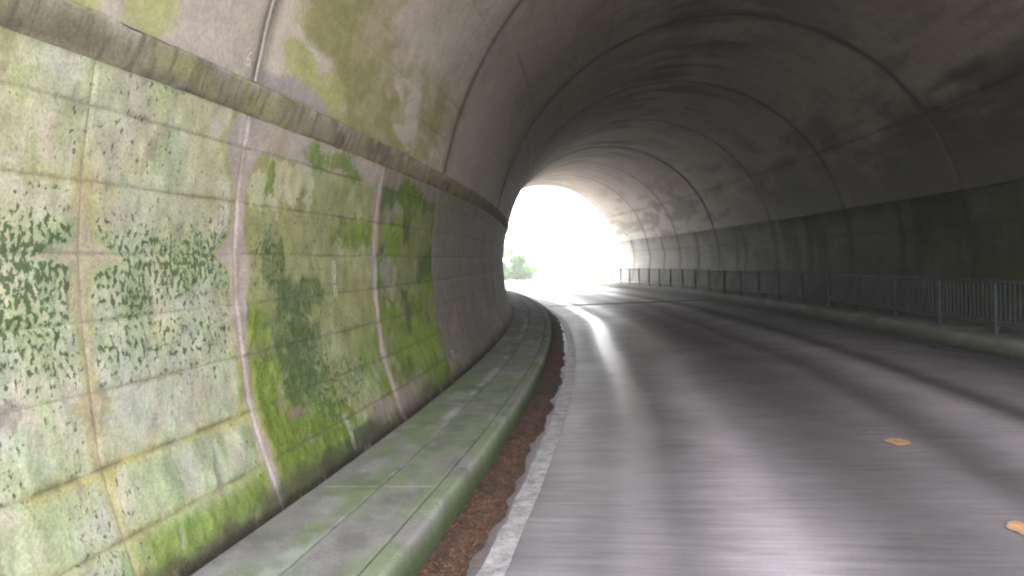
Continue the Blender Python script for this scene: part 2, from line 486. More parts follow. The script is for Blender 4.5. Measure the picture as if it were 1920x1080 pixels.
def col_vault(s, a, v, ls):
    """ls: arc length along the arch"""
    c = np.broadcast_to(np.array((.53, .455, .39)), s.shape + (3,)).copy()
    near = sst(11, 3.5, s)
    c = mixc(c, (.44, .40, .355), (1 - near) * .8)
    c = mixc(c, (.36, .315, .28), sst(.42, .62, fbm(s * .9, ls * 1.3, 301)) * .6)
    c = mixc(c, (.44, .38, .34), sst(.5, .66, fbm(s * 1.4 + 5, ls * 1.8, 302)) * .5 * near)
    left = sst(3.6, 2.9, v + (fbm(s * 1.2, ls, 303) - .5) * 1.2) * (a < math.pi / 2)
    # olive algae, combed along the formwork boards
    al = sst(.50, .64, fbm(s * 1.5 + 2, ls * 4.0, 304) + .12 * np.exp(-((s - 5.2) / 1.2) ** 2))
    c = mixc(c, (.32, .285, .15), al * left * sst(4.15, 4.5, s) * sst(9.5, 7.5, s) * .9)
    al2 = sst(.50, .62, fbm(s * 2.6, ls * 6.0, 306))
    c = mixc(c, (.22, .22, .08), al2 * left * sst(4.25, 4.6, s) * sst(9.5, 7.0, s) * .55)
    for (a_, b_, ra, rb, sd) in ((3.10, 2.56, .16, .12, 311), (2.72, 2.50, .10, .06, 312), (4.52, 2.68, .22, .10, 313), (4.85, 2.55, .30, .06, 314), (5.0, 2.62, .32, .09, 315)):
        c = mixc(c, (.36, .36, .15), blob(s, v, a_, b_, ra, rb, sd, .45, 6) * .85 * (a < math.pi / 2))
    c = mixc(c, (.33, .285, .285), blob(s, v, 4.55, 2.50, .5, .07, 316, .4) * .9 * (a < math.pi / 2))
    # thin board lines along the tunnel
    for k in range(60):
        lk = k * .36
        m = np.exp(-((ls - lk) / .012) ** 2) * sst(.45, .62, fbm(s * .8, s * 0 + k * 3.3, 321))
        c = mixc(c, (.16, .13, .11) if k % 3 else (.42, .37, .33), m * .55)
    # soot and seepage towards the crown, streaks running round the arch at the joints
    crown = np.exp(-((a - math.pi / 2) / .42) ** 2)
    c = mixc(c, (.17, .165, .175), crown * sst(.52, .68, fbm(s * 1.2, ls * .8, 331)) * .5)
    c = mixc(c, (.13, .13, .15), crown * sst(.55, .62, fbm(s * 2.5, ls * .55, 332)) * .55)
    rt = sst(1.9, 2.6, a)
    c = mixc(c, (.44, .39, .325), rt * .75 * sst(44, 26, s))
    c = mixc(c, (.09, .085, .075), rt * sst(.50, .68, fbm(s * .7, ls * 2.8, 333)) * .6)
    c = mixc(c, (.07, .065, .058), sst(2.25, 2.55, a) * sst(2.92, 2.7, a) * sst(22, 12, s) * sst(.44, .58, fbm(s * .45, ls * 5.5, 351)) * .8)
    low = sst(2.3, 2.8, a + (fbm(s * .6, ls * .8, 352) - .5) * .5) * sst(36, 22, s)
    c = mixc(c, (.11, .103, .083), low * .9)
    for r in RINGS[1:-1]:
        jit = (fbm(ls * 1.6, ls * 0 + r, 341) - .5) * .05
        c = mixc(c, (.10, .085, .075), np.exp(-((s - r - jit) / .075) ** 2) * (.6 + .5 * fbm(ls * 2, ls * 0 + r, 342)))
        c = mixc(c, (.17, .155, .145), np.exp(-((s - r - jit) / .20) ** 2) * .45 * sst(.4, .6, fbm(ls * 1.1, s * 2, 343)) * sst(4.5, 6, s))
    for q, r in enumerate(RINGS[:-1]):
        f_ = (1.0, 1.06, .92, 1.05, .95, 1.06, .93, 1.04, 1.0)[q]
        c = np.where(((s >= r) & (s < RINGS[q + 1]))[..., None], c * f_, c)
    return c, np.full(s.shape, .9)

# ------------------------------------------------------------------ the tunnel
tunnel = empty('tunnel', P((S_IN + S_OUT) / 2, UC, 0))
tag(tunnel, 'curving concrete road tunnel with mossy near wall and ringed vault', 'tunnel')
bpy.context.view_layer.update()
def under(o, parent):
    o.parent = parent
    o.matrix_parent_inverse = parent.matrix_world.inverted()
    return o

def axis(a, b, step, edge=(.0, .006, .016)):
    n = max(2, int(math.ceil((b - a - 2 * edge[-1]) / step)))
    mid = np.linspace(a + edge[-1], b - edge[-1], n + 1)
    return np.concatenate([[a + e for e in edge[:-1]], mid, [b - e for e in reversed(edge[:-1])]])
def dip(x, a, b, ga, gb):
    """groove depth near both ends of a panel"""
    return ga * np.clip(1 - (x - a) / .014, 0, 1) + gb * np.clip(1 - (b - x) / .014, 0, 1)

def wall_panel(s0, s1, v0, v1, side, step, gs, gv, colf, parent, prand):
    S = axis(s0, s1, step); Vv = axis(v0, v1, step * (1.0 if step < .05 else .8))
    SS, VV = np.meshgrid(S, Vv, indexing='ij')
    u, v, nu, nv = wall_uv(VV, side)
    d = np.maximum(dip(SS, s0, s1, *gs), dip(VV, v0, v1, *gv)) + prand * np.minimum(1, np.minimum(np.minimum(SS - s0, s1 - SS), np.minimum(VV - v0, v1 - VV)) / .02)
    d = d + (fbm(SS * 2.5, VV * 2.5, 3 + (side > 0)) - .5) * .006 * np.minimum(1, np.minimum(np.minimum(SS - s0, s1 - SS), np.minimum(VV - v0, v1 - VV)) / .05)
    res = list(colf(SS, VV))
    gr = np.clip(np.maximum(dip(SS, s0, s1, *gs) / .012, dip(VV, v0, v1, *gv) / (.006 if side < 0 else .004)), 0, 1)
    res[0] = mixc(res[0], (.045, .04, .033), gr * (.15 if side < 0 else .7))
    if side < 0 and step < .03:      # the moss cushions stand proud of the concrete
        edge = np.minimum(1, np.minimum(np.minimum(SS - s0, s1 - SS), np.minimum(VV - v0, v1 - VV)) / .02)
        d = d - (1 - res[1]) * edge * (.002 + .010 * sst(.35, .75, fbm(SS * 22, VV * 17, 911, 3)))
    pts = place(SS.ravel(), (u + nu * d).ravel(), (v + nv * d).ravel())
    f = grid_faces(len(S), len(Vv))
    if side < 0: f = f[:, ::-1]
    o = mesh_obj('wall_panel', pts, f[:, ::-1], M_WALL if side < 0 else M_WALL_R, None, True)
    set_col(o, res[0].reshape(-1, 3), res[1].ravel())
    at = o.data.attributes.new('fleck', 'FLOAT', 'POINT')
    if len(res) > 2: at.data.foreach_set('value', res[2].ravel().astype(np.float32))
    set_uv(o, np.stack([SS.ravel(), VV.ravel()], -1))
    return under(o, parent)

ROWS = [.10] + COURSE + [V_BAND0]
# backing walls that carry the panels
def core_profile(side, v0=-.25, v1=2.36, off=.03, thick=.45):
    vv = np.linspace(v0, v1, 14)
    u, v, nu, nv = wall_uv(np.clip(vv, .1, 2.29), side)
    a = [(x + n * off, y) for x, n, y in zip(u, nu, vv)]
    b = [(x + n * thick, y) for x, n, y in zip(u, nu, vv)]
    return a + b[::-1]
LONG = srange(S_IN, S_OUT, .8)
wall_l = sweep('side_wall', core_profile(-1), LONG, M_CORE); under(wall_l, tunnel)
wall_l['label'] = 'inner side wall of pale concrete panels overgrown with green moss'
wall_r = sweep('side_wall', core_profile(1), LONG, M_CORE); under(wall_r, tunnel)
wall_r['label'] = 'dark stained concrete side wall behind the fence'

bays_left = [S_IN, 2.86, 4.05, 5.22, 6.40, 7.52, 8.62, 10.1, 11.6, 13.1, 14.59]
strong = {2.86: .003, 4.05: .012, 6.40: .010, 8.62: .012, 14.59: .012}
for i in range(len(bays_left) - 1):
    a, b = bays_left[i], bays_left[i + 1]
    step = .0125 if 1.6 < a < 6.3 else (.02 if 6.3 < a < 8.5 else .05)
    for r in range(8):
        gs = (strong.get(a, .0015), strong.get(b, .0015))
        wall_panel(a, b, ROWS[r], ROWS[r + 1], -1, step, gs, (.0035, .0035), col_left, wall_l, random.uniform(-.002, .002))
far_l = RINGS[3:]
for i in range(len(far_l) - 1):
    for a, b in ((far_l[i], (far_l[i] + far_l[i + 1]) / 2), ((far_l[i] + far_l[i + 1]) / 2, far_l[i + 1])):
        for r0, r1 in ((.10, 1.28), (1.28, V_BAND0)):
            wall_panel(a, b, r0, r1, -1, .12, (.01, .01), (.005, .005), col_left, wall_l, 0)
bays_right = []
for i in range(len(RINGS) - 1):
    n = 2 if i else 3
    bays_right += [RINGS[i] + (RINGS[i + 1] - RINGS[i]) * k / n for k in range(n)]
bays_right.append(S_OUT)
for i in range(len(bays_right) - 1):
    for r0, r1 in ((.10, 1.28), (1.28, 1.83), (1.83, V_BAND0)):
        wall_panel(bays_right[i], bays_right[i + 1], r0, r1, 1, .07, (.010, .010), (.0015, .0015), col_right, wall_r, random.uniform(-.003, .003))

# springing bands: sloping concrete strip with a ragged upper lip
def band(side):
    S = np.concatenate([np.linspace(S_IN, 9, 600), np.linspace(9.05, S_OUT, 300)])
    prof = [(-1.306, 2.293, 0), (-1.286, 2.315, 0), (-1.262, 2.37, 0), (-1.238, 2.425, 1), (-1.232, 2.440, 1), (-1.243, 2.449, 1), (-1.30, 2.447, 0), (-1.34, 2.40, 0)]
    V = []; C = []
    n = len(prof)
    for k, (u, v, rag) in enumerate(prof):
        du = (fbm(S * 6, S * 0 + k, 401 + side) - .5) * (.012 if rag else .004)
        dv = (fbm(S * 5, S * 0 + k * .4, 405 + side) - .5) * (.022 if rag else .008)
        uu = u + du
        if side > 0: uu = 2 * UC - (np.interp(v, [2.29, 2.45], [-1.305, -1.262]) + (-.05 if k > 5 else 0))
        V.append(place(S, uu, np.full_like(S, v) + (dv if side < 0 else 0)))
        base = np.broadcast_to(np.array((.235, .215, .155)), (len(S), 3)).copy()
        base = mixc(base, (.13, .115, .08), sst(.42, .64, fbm(S * 3, S * 0 + k * .7, 411)) * .8)
        base = mixc(base, (.26, .25, .12), sst(.5, .66, fbm(S * 2.1 + 8, S * 0 + k * .5, 412)) * .7)
        base = mixc(base, (.16, .15, .11) if side < 0 else (.10, .097, .078), sst(8, 13, S) * .8 if side < 0 else .5 + .45 * fbm(S * .8, S * 0 + k * .3, 417))
        base = mixc(base, (.09, .08, .055), sst(.52, .7, fbm(S * 28, S * 0 + k * .25, 418)) * .6)
        base = base * 1.1
        if rag: base = mixc(base, (.40, .36, .32), sst(.50, .66, fbm(S * 9 + 3, S * 0 + 2, 413)) * (.55 if side < 0 else .1))
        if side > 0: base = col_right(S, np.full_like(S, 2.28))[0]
        C.append(base)
    V = np.stack(V, 1).reshape(-1, 3); C = np.stack(C, 1).reshape(-1, 3)
    F = grid_faces(len(S), n)
    if side > 0: F = F[:, ::-1]
    o = mesh_obj('springing_band', V, F, M_WALL if side < 0 else M_WALL_R, None, True)
    set_col(o, C, np.full(len(C), .3))
    return under(o, tunnel)
band(-1); band(1)

# vault: rings of cast panels over a backing shell
an = np.linspace(A0 - .03, math.pi - A0 + .03, 40)
u_, v_, nu_, nv_ = arch_uv(an)
vault = sweep('vault', [(a + n * .03, b + m * .03) for a, b, n, m in zip(u_, v_, nu_, nv_)] + [(a + n * .5, b + m * .5) for a, b, n, m in list(zip(u_, v_, nu_, nv_))[::-1]], LONG, M_CORE)
under(vault, tunnel)
AJ = [A0 + .004, math.asin((3.0 - VC) / RZ), .593, 1.2, math.pi - 1.2, math.pi - .593, math.pi - A0 - .004]
for i in range(len(RINGS) - 1):
    s0, s1 = RINGS[i], RINGS[i + 1]
    for j in range(len(AJ) - 1):
        a0, a1 = AJ[j], AJ[j + 1]
        fine = i < 3 and j < 3
        st = .03 if (i == 1 and j < 2) else (.05 if fine else .11)
        S = axis(s0, s1, st, (.0, .012, .03))
        A = axis(a0, a1, st / 4.3 * (.7 if fine else 1), (.0, .0015, .004))
        SS, AA = np.meshgrid(S, A, indexing='ij')
        u, v, nu, nv = arch_uv(AA)
        ga = .004 if j in (2, 5) else .0015
        gb = .004 if j + 1 in (2, 5) else .0015
        d = np.maximum(.022 * np.clip(1 - (SS - s0) / .03, 0, 1) + .014 * np.clip(1 - (s1 - SS) / .03, 0, 1),
                       ga * 2 * np.clip(1 - (AA - a0) / .004, 0, 1) + gb * 2 * np.clip(1 - (a1 - AA) / .004, 0, 1))
        # each ring was cast a touch off the last one
        d = d + .008 * ((i * 7) % 3 - 1) * np.minimum(1, np.minimum(SS - s0, s1 - SS) / .03) * sst(A0, A0 + .15, AA) * sst(math.pi - A0, math.pi - A0 - .15, AA)
        d = d + (fbm(SS * .9, AA * 4.3 * .9, 12) - .5) * .02 * np.minimum(1, np.minimum(SS - s0, s1 - SS) / .1)
        pts = place(SS.ravel(), (u + nu * d).ravel(), (v + nv * d).ravel())
        o = mesh_obj('vault_panel', pts, grid_faces(len(S), len(A)), M_VAULT, None, True)
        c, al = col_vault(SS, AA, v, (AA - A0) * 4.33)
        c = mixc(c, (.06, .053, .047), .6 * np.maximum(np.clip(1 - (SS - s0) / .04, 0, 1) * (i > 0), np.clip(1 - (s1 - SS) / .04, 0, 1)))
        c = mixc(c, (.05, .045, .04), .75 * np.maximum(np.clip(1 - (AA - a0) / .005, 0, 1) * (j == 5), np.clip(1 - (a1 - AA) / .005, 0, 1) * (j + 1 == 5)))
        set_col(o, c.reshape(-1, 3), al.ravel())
        under(o, vault)

# raised pale seam on the near ring joint of the vault
def seam_strip(s, a0, a1, w, h):
    A = np.linspace(a0, a1, 60)
    u, v, nu, nv = arch_uv(A)
    jit = (fbm(A * 40, A * 0, 77) - .5) * .02
    rows = []
    for ds, dh in ((-w, .004), (-w * .5, -h), (w * .4, -h * .8), (w, .004)):
        rows.append(place(np.full_like(A, s) + ds * (1 + jit * 10) + jit, u + nu * dh, v + nv * dh))
    V = np.stack(rows, 1).reshape(-1, 3)
    o = mesh_obj('joint_seam', V, grid_faces(len(A), 4)[:, ::-1], M_VAULT, None, True)
    c = np.broadcast_to(np.array((.36, .325, .29)), (len(V), 3)).copy()
    set_col(o, c, np.full(len(V), .6))
    under(o, vault)
seam_strip(4.05, A0 + .006, A0 + .12, .013, .004)
seam_strip(4.06, A0 + .12, A0 + .42, .007, .002)

# faint painted marks on the lining
def stroke(pts_sv, w, side_fn, mat, parent, name='paint_mark', off=.006):
    """flat brush stroke lying on the lining, pts in (s, v)"""
    pts = np.array(pts_sv, float)
    d = np.gradient(pts, axis=0); l = np.hypot(d[:, 0], d[:, 1])[:, None] + 1e-9
    nrm = np.stack([-d[:, 1], d[:, 0]], -1) / l
    V = []
    for sgn in (-1, 1):
        q = pts + nrm * w * .5 * sgn
        u, v, nu, nv = side_fn(q[:, 1])
        V.append(place(q[:, 0], u - nu * off, v - nv * off))
    V = np.stack(V, 1).reshape(-1, 3)
    o = mesh_obj(name, V, grid_faces(len(pts), 2), mat)
    return under(o, parent)
lw = lambda v: wall_uv(v, -1)
la = lambda v: arch_uv(np.arcsin((np.asarray(v) - VC) / RZ))
tt = np.linspace(0, 2 * math.pi, 28)
for (cs, cv, rs, rv) in ((5.47, 1.435, .034, .075), (5.475, 1.435, .018, .05)):
    stroke(np.stack([cs + rs * np.cos(tt), cv + rv * np.sin(tt)], -1), .010, lw, M_CHALK, wall_l)
t2 = np.linspace(-.15 * math.pi, 1.15 * math.pi, 20)
stroke(np.stack([5.48 + .026 * np.cos(t2), 1.285 + .05 * np.sin(t2)], -1), .008, lw, M_CHALK, wall_l)
stroke(np.stack([np.full(6, 5.466), np.linspace(1.25, 1.335, 6)], -1), .006, lw, M_CHALK, wall_l)
stroke(np.stack([np.full(6, 5.493), np.linspace(1.25, 1.335, 6)], -1), .006, lw, M_CHALK, wall_l)
# the chalked 6 on the vault
t6 = np.linspace(.62 * math.pi, 2.55 * math.pi, 30)
r6 = np.where(t6 < math.pi, 1, 1)
six = [(3.905 + .016 * math.cos(a), 2.535 + .016 * math.sin(a)) for a in np.linspace(math.pi, -math.pi, 22)]
six = [(3.925, 2.585), (3.912, 2.583), (3.899, 2.572), (3.891, 2.556)] + six
stroke(six, .007, la, M_CHALK, vault, off=.019)
# white scribble (31) low on the grey panel
for pts in ([(8.80, .475), (8.79, .44), (8.80, .405)], [(8.83, .47), (8.87, .468), (8.85, .445), (8.87, .425), (8.85, .405), (8.83, .41)],
            [(8.91, .47), (8.91, .405)], [(8.94, .475), (8.95, .44), (8.94, .405)]):
    stroke(pts, .010, lw, M_WHITEMARK, wall_l)

# portal headwalls
def headwall(s0, s1):
    n = 60
    a = np.linspace(-.35, math.pi + .35, n)
    inner = []
    for x in a:
        if x < A0: vv = -.3 + (x + .35) / (A0 + .35) * (V_BAND1 + .3); inner.append((float(wall_uv(max(.1, min(vv, 2.29)), -1)[0]) - .035, vv))
        elif x > math.pi - A0: vv = -.3 + (math.pi + .35 - x) / (A0 + .35) * (V_BAND1 + .3); inner.append((float(wall_uv(max(.1, min(vv, 2.29)), 1)[0]) + .035, vv))
        else:
            u, v, nu, nv = arch_uv(x); inner.append((float(u + nu * .035), float(v + nv * .035)))
    outer = []
    for (u, v) in inner:
        du, dv = u - UC, v - 1.0
        k = min(6.6 / max(abs(du), 1e-6), 6.4 / dv if dv > 0 else 1e9)
        outer.append((UC + du * k, v if (dv <= 0 or 6.6 / max(abs(du), 1e-6) < 6.4 / dv and v < 2.4) else 1.0 + dv * k))
    V = []
    for s in (s0, s1):
        for pr in (inner, outer):
            q = np.array(pr); V.append(place(s, q[:, 0], q[:, 1]))
    V = np.concatenate(V); F = []
    for i in range(n - 1):
        F += [(i, i + 1, n + i + 1, n + i), (2 * n + i, 3 * n + i, 3 * n + i + 1, 2 * n + i + 1),
              (n + i, n + i + 1, 3 * n + i + 1, 3 * n + i), (i, 2 * n + i, 2 * n + i + 1, i + 1)]
    o = fix_normals(mesh_obj('portal_headwall', V, F, M_PORTAL))
    return under(o, tunnel)
headwall(S_OUT + .003, S_OUT + .45)
headwall(S_IN - .45, S_IN - .003)

# ------------------------------------------------------------------ ground and hillside
def ground_mat():
    m, t, b = new_mat('ground')
    p = geo_pos(t)
    n1 = noise(t, p, .25, 6); n2 = noise(t, p, 4, 6)
    c = mixrgb(t, mapr(t, n1.outputs[0], .4, .6, 0, 1), (.22, .21, .15), (.34, .32, .27))
    c = mixrgb(t, 1.0, c, mapr(t, n2.outputs[0], .3, .7, .6, 1.4), 'MULTIPLY')
    t.links.new(c, b.inputs['Base Color'])
    b.inputs['Roughness'].default_value = .95
    bump(t, b, n2.outputs[0], .6, .05)
    return m
M_GROUND = ground_mat()
g = np.concatenate([-np.geomspace(1800, 90, 9), np.linspace(-80, 160, 41), np.geomspace(175, 1800, 9)])
gx = np.concatenate([-np.geomspace(1800, 70, 9), np.linspace(-60, 60, 31), np.geomspace(70, 1800, 9)])
GX, GY = np.meshgrid(gx, g, indexing='ij')
GZ = zgrade(GY) - .06
o = mesh_obj('ground', np.stack([GX, GY, GZ], -1).reshape(-1, 3), grid_faces(len(gx), len(g)), M_GROUND)
tag(o, kind='structure')

M_HILL = simple_mat('hillside_turf', (.09, .12, .04), .95, .8, .4, .6, 0, .1)
hp = [(-46, -.4), (-30, 2.4), (-18, 5.0), (-9, 7.6), (3, 8.2), (15, 7.6), (24, 5.4), (36, 2.6), (52, -.4)]
hs = srange(S_IN - .2, S_OUT + .2, 3.0)
V = []; F = []
n = len(hp)
for s in hs:
    q = np.array(hp); h = q[:, 1] + np.where(q[:, 1] > 0, (fbm(q[:, 0] * .2, q[:, 0] * 0 + s * .2, 500) - .5) * 1.2, 0)
    V.append(place(s, q[:, 0], h))
V = list(np.concatenate(V))
for i in range(len(hs) - 1):
    for j in range(n - 1):
        F.append((i * n + j, i * n + j + 1, (i + 1) * n + j + 1, (i + 1) * n + j))
for i, s in ((0, hs[0]), (len(hs) - 1, hs[-1])):      # cut faces beside and above the headwalls
    base = len(V)
    inn = [(UC - 6.3, -.4), (UC - 6.3, 1.2), (UC - 6.3, 4.2), (UC - 6.3, 7.1), (UC, 7.1), (UC + 6.3, 7.1), (UC + 6.3, 4.2), (UC + 6.3, 1.2), (UC + 6.3, -.4)]
    for (u, v) in inn: V.append(place(s, u, v))
    for j in range(n - 1):
        F.append((i * n + j, i * n + j + 1, base + j + 1, base + j))
o = fix_normals(mesh_obj('hillside', V, F, M_HILL)); tag(o, kind='structure')

# ------------------------------------------------------------------ road
def road_mat():
    m, t, b = new_mat('road_surface')
    uv = nd(t, 'ShaderNodeUVMap', uv_map='UVMap')
    sep = nd(t, 'ShaderNodeSeparateXYZ'); t.links.new(uv.outputs[0], sep.inputs[0])
    p = geo_pos(t)
    # slow wander of the wheel paths
    mp = nd(t, 'ShaderNodeMapping'); mp.inputs['Scale'].default_value = (.12, .5, 1)
    t.links.new(uv.outputs[0], mp.inputs[0])
    wn_ = noise(t, mp.outputs[0], 1.0, 1, .4)
    u = mul(t, sep.outputs[1], mapr(t, wn_.outputs[0], .3, .7, -.14, .14), 'ADD')
    ramp = nd(t, 'ShaderNodeValToRGB')
    un = mapr(t, u, -.4, 5.6, 0, 1)
    t.links.new(un, ramp.inputs[0])
    cr = ramp.color_ramp; cr.interpolation = 'CARDINAL'
    stops = [(-.35, .15), (.1, .5), (.4, .42), (.65, .62), (.9, .42), (1.35, 1.0), (1.6, .62), (1.95, .28), (2.3, .26), (2.6, .42), (2.85, .22), (3.15, .55), (3.5, .95), (3.75, .5), (3.92, .15), (4.25, .62), (4.9, .45), (5.4, .15)]
    while len(cr.elements) < len(stops): cr.elements.new(.5)
    for e, (x, y) in zip(cr.elements, stops):
        e.position = (x + .4) / 6.0; e.color = (y, y, y, 1)
    track = ramp.outputs[0]
    mp2 = nd(t, 'ShaderNodeMapping'); mp2.inputs['Scale'].default_value = (13, .9, 1)
    t.links.new(uv.outputs[0], mp2.inputs[0])
    gro = noise(t, mp2.outputs[0], 1.6, 5, .65)          # transverse brooming
    fine = noise(t, p, 220, 5, .8)
    blot = noise(t, p, 1.1, 5, .6)
    a = mul(t, track, mapr(t, blot.outputs[0], .3, .7, .75, 1.2))
    c = mixrgb(t, a, (.058, .052, .051), (.46, .422, .455))
    f = mul(t, mapr(t, gro.outputs[0], .3, .7, .74, 1.24), mapr(t, fine.outputs[0], .3, .7, .66, 1.36))
    c = mixrgb(t, 1.0, c, f, 'MULTIPLY')
    t.links.new(c, b.inputs['Base Color'])
    # the trodden wheel paths are polished and damp
    r = mapr(t, a, .2, 1.0, .56, .40)
    r2 = mul(t, r, mapr(t, blot.outputs[0], .3, .7, 1.1, .88))
    du_ = mul(t, u, -.66, 'ADD')                       # the inner wheel path is the wettest
    ex = nd(t, 'ShaderNodeMath', operation='EXPONENT')
    t.links.new(mul(t, mul(t, du_, du_), -32.0), ex.inputs[0])
    t.links.new(mul(t, mul(t, r2, mul(t, mul(t, ex.outputs[0], -.52), 1.0, 'ADD')), .30, 'MAXIMUM'), b.inputs['Roughness'])
    b.inputs['Specular IOR Level'].default_value = .5
    h = mul(t, mul(t, gro.outputs[0], 1.0), mul(t, fine.outputs[0], .5), 'ADD')
    bump(t, b, h, .35, .004)
    return m
M_ROAD = road_mat()
def road_grid(name, s0, s1, ds, us, vfun, mat, parent=None):
    S = np.array(srange(s0, s1, ds)); U = np.array(us)
    SS, UU = np.meshgrid(S, U, indexing='ij')
    o = mesh_obj(name, place(SS.ravel(), UU.ravel(), vfun(UU).ravel()), grid_faces(len(S), len(U)), mat, parent, True)
    o.data.flip_normals()
    set_uv(o, np.stack([SS.ravel(), UU.ravel()], -1))
    return o
road = road_grid('road', -60, 300, .5, np.linspace(-.36, 5.52, 14), lambda u: 0 * u, M_ROAD)
tag(road, kind='structure')

def paint_mat(name, col, wear0, wear1, under_col):
    m, t, b = new_mat(name)
    p = geo_pos(t)
    n = noise(t, p, 9, 8, .75); n2 = noise(t, p, 60, 4, .7)
    w = mapr(t, mul(t, n.outputs[0], mul(t, n2.outputs[0], .35), 'ADD'), wear0, wear1, 0, 1)
    c = mixrgb(t, w, col, under_col)
    t.links.new(c, b.inputs['Base Color'])
    b.inputs['Roughness'].default_value = .6
    bump(t, b, n2.outputs[0], .4, .003)
    return m
M_LINE = paint_mat('worn_white_paint', (.58, .56, .58), .52, .84, (.20, .185, .195))
M_LINE2 = paint_mat('faded_white_paint', (.30, .29, .29), .52, .70, (.10, .095, .09))
M_YEL = paint_mat('worn_orange_paint', (.80, .45, .19), .52, .86, (.27, .20, .15))
def line_sheet(name, uc, w, s0, s1, mat, rag, ds=.04):
    S = np.array(srange(s0, s1, ds))
    l = uc - w / 2 + (fbm(S * 4, S * 0 + uc, 601) - .5) * rag + (fbm(S * 16, S * 0 + uc, 602) - .5) * rag * .7
    r = uc + w / 2 + (fbm(S * 4, S * 0 + uc + 9, 603) - .5) * rag * .5
    V = np.stack([place(S, l, .004), place(S, (l + r) / 2, .0045), place(S, r, .004)], 1).reshape(-1, 3)
    o = mesh_obj(name, V, grid_faces(len(S), 3)[:, ::-1], mat, road)
    return o
line_sheet('edge_line', 0.0, .125, -4, 90, M_LINE, .03)
line_sheet('edge_line', 5.215, .13, -4, 90, M_LINE2, .03, .1)
def patch(sc, uc, ls, lu, seed):
    n = 44
    a = np.linspace(0, 2 * math.pi, n, endpoint=False)
    r = .55 + .85 * fbm(np.cos(a) * 2.6 + seed * 5, np.sin(a) * 2.0, 611 + seed, 5)
    ss = sc + ls * .5 * r * np.cos(a); uu = uc + lu * .5 * r * np.sin(a)
    V = [*place(ss, uu, .0075), place(sc, uc, .010)]
    mesh_obj('paint_remnant', V, [(i, (i + 1) % n, n) for i in range(n)][::1], M_YEL, road)
for sc_, uc_, ls_, lu_, sd_ in ((4.40, 2.60, .24, .13, 1), (6.24, 2.61, .26, .15, 2), (6.56, 2.53, .05, .05, 3)):
    patch(sc_, uc_, ls_, lu_, sd_)
# transverse expansion joint
S = np.linspace(-.33, 5.4, 30)
V = np.stack([place(25.1 + (fbm(S, S * 0, 620) - .5) * .05, S, .004), place(25.65 + (fbm(S * 2, S * 0, 621) - .5) * .2, S, .004)], 1).reshape(-1, 3)
mesh_obj('expansion_joint', V, grid_faces(30, 2), M_DIRT, road)

# ------------------------------------------------------------------ ledges with kerbs
def ledge_col(s, u, v, sd, mossy):
    c = np.broadcast_to(np.array((.25, .24, .235)), s.shape + (3,)).copy()
    c = mixc(c, (.20, .245, .145), sst(.30, .55, fbm(s * 1.6, u * 5, 701 + sd)) * mossy)
    c = mixc(c, (.44, .44, .45), sst(.56, .66, fbm(s * 1.1 + 7, u * 7, 705)) * np.exp(-((u + .86) / .05) ** 2))
    c = mixc(c, (.32, .31, .31), sst(.58, .68, fbm(s * 2.2 + 3, u * 6, 702 + sd)) * .8)
    c = mixc(c, (.13, .125, .11), sst(.52, .7, fbm(s * 4, u * 9, 703 + sd)) * .5)
    c = mixc(c, (.06, .085, .03), sst(.168, .12, v) * mossy * 1.1)
    c = mixc(c, (.05, .05, .035), sst(.07, .0, v) * .8)
    return c
def slab(s0, s1, prof, parent, name, sd, mossy, step=.06):
    """a cast slab: bevelled profile (u,v) swept a short way, ends rounded by a lip"""
    S = np.concatenate([[s0, s0 + .004], np.array(srange(s0 + .012, s1 - .012, step)), [s1 - .004, s1]])
    drop = np.interp(S, [s0, s0 + .004, s0 + .012, s1 - .012, s1 - .004, s1], [.012, .004, 0, 0, .004, .012])
    pr = []
    for (a, b) in zip(prof[:-1], prof[1:]):
        k = max(1, int(math.hypot(b[0] - a[0], b[1] - a[1]) / .05))
        pr += [(a[0] + (b[0] - a[0]) * i / k, a[1] + (b[1] - a[1]) * i / k) for i in range(k)]
    pr.append(prof[-1])
    pr = np.array(pr)
    SS, J = np.meshgrid(S, np.arange(len(pr)), indexing='ij')
    U = pr[J, 0]; Vv = pr[J, 1] - drop[:, None] * (pr[J, 1] > .05)
    wob = (fbm(SS * 7, U * 12, 710 + sd) - .5) * .006
    pts = place(SS.ravel(), (U + wob).ravel(), (Vv + wob * (Vv > .1)).ravel())
    f = grid_faces(len(S), len(pr))
    o = mesh_obj(name, pts, f if prof[0][0] > prof[-1][0] else f[:, ::-1], M_LEDGE, None, False)
    set_col(o, ledge_col(SS, U, Vv, sd, mossy).reshape(-1, 3), np.full(SS.size, .35))
    return under(o, parent)
LH = .181
led_l = sweep('walkway', [(-1.40, -.2), (-.36, -.2), (-.36, LH - .05), (-1.40, LH - .05)], srange(S_IN, S_OUT, .8), M_DIRT)
tag(led_l, kind='structure')
bpy.context.view_layer.update()
s = S_IN; k = 0
while s < S_OUT - .2:
    e = min(s + (2.45 if s < 16 else 2.54), S_OUT)
    st = .05 if s < 9 else .25
    h = random.uniform(-.002, .002)
    slab(s, e, [(-1.196, .10), (-1.196, LH - .012 + h), (-1.186, LH + h), (-.815, LH + h), (-.806, LH - .010), (-.805, .10)], led_l, 'cover_slab', 1, 1.0, st)
    slab(s, e, [(-.799, .10), (-.798, LH - .010), (-.788, LH - h), (-.478, LH - h), (-.468, LH - .008), (-.467, .10)], led_l, 'walkway_slab', 2, .75, st)
    s = e; k += 1
s = S_IN
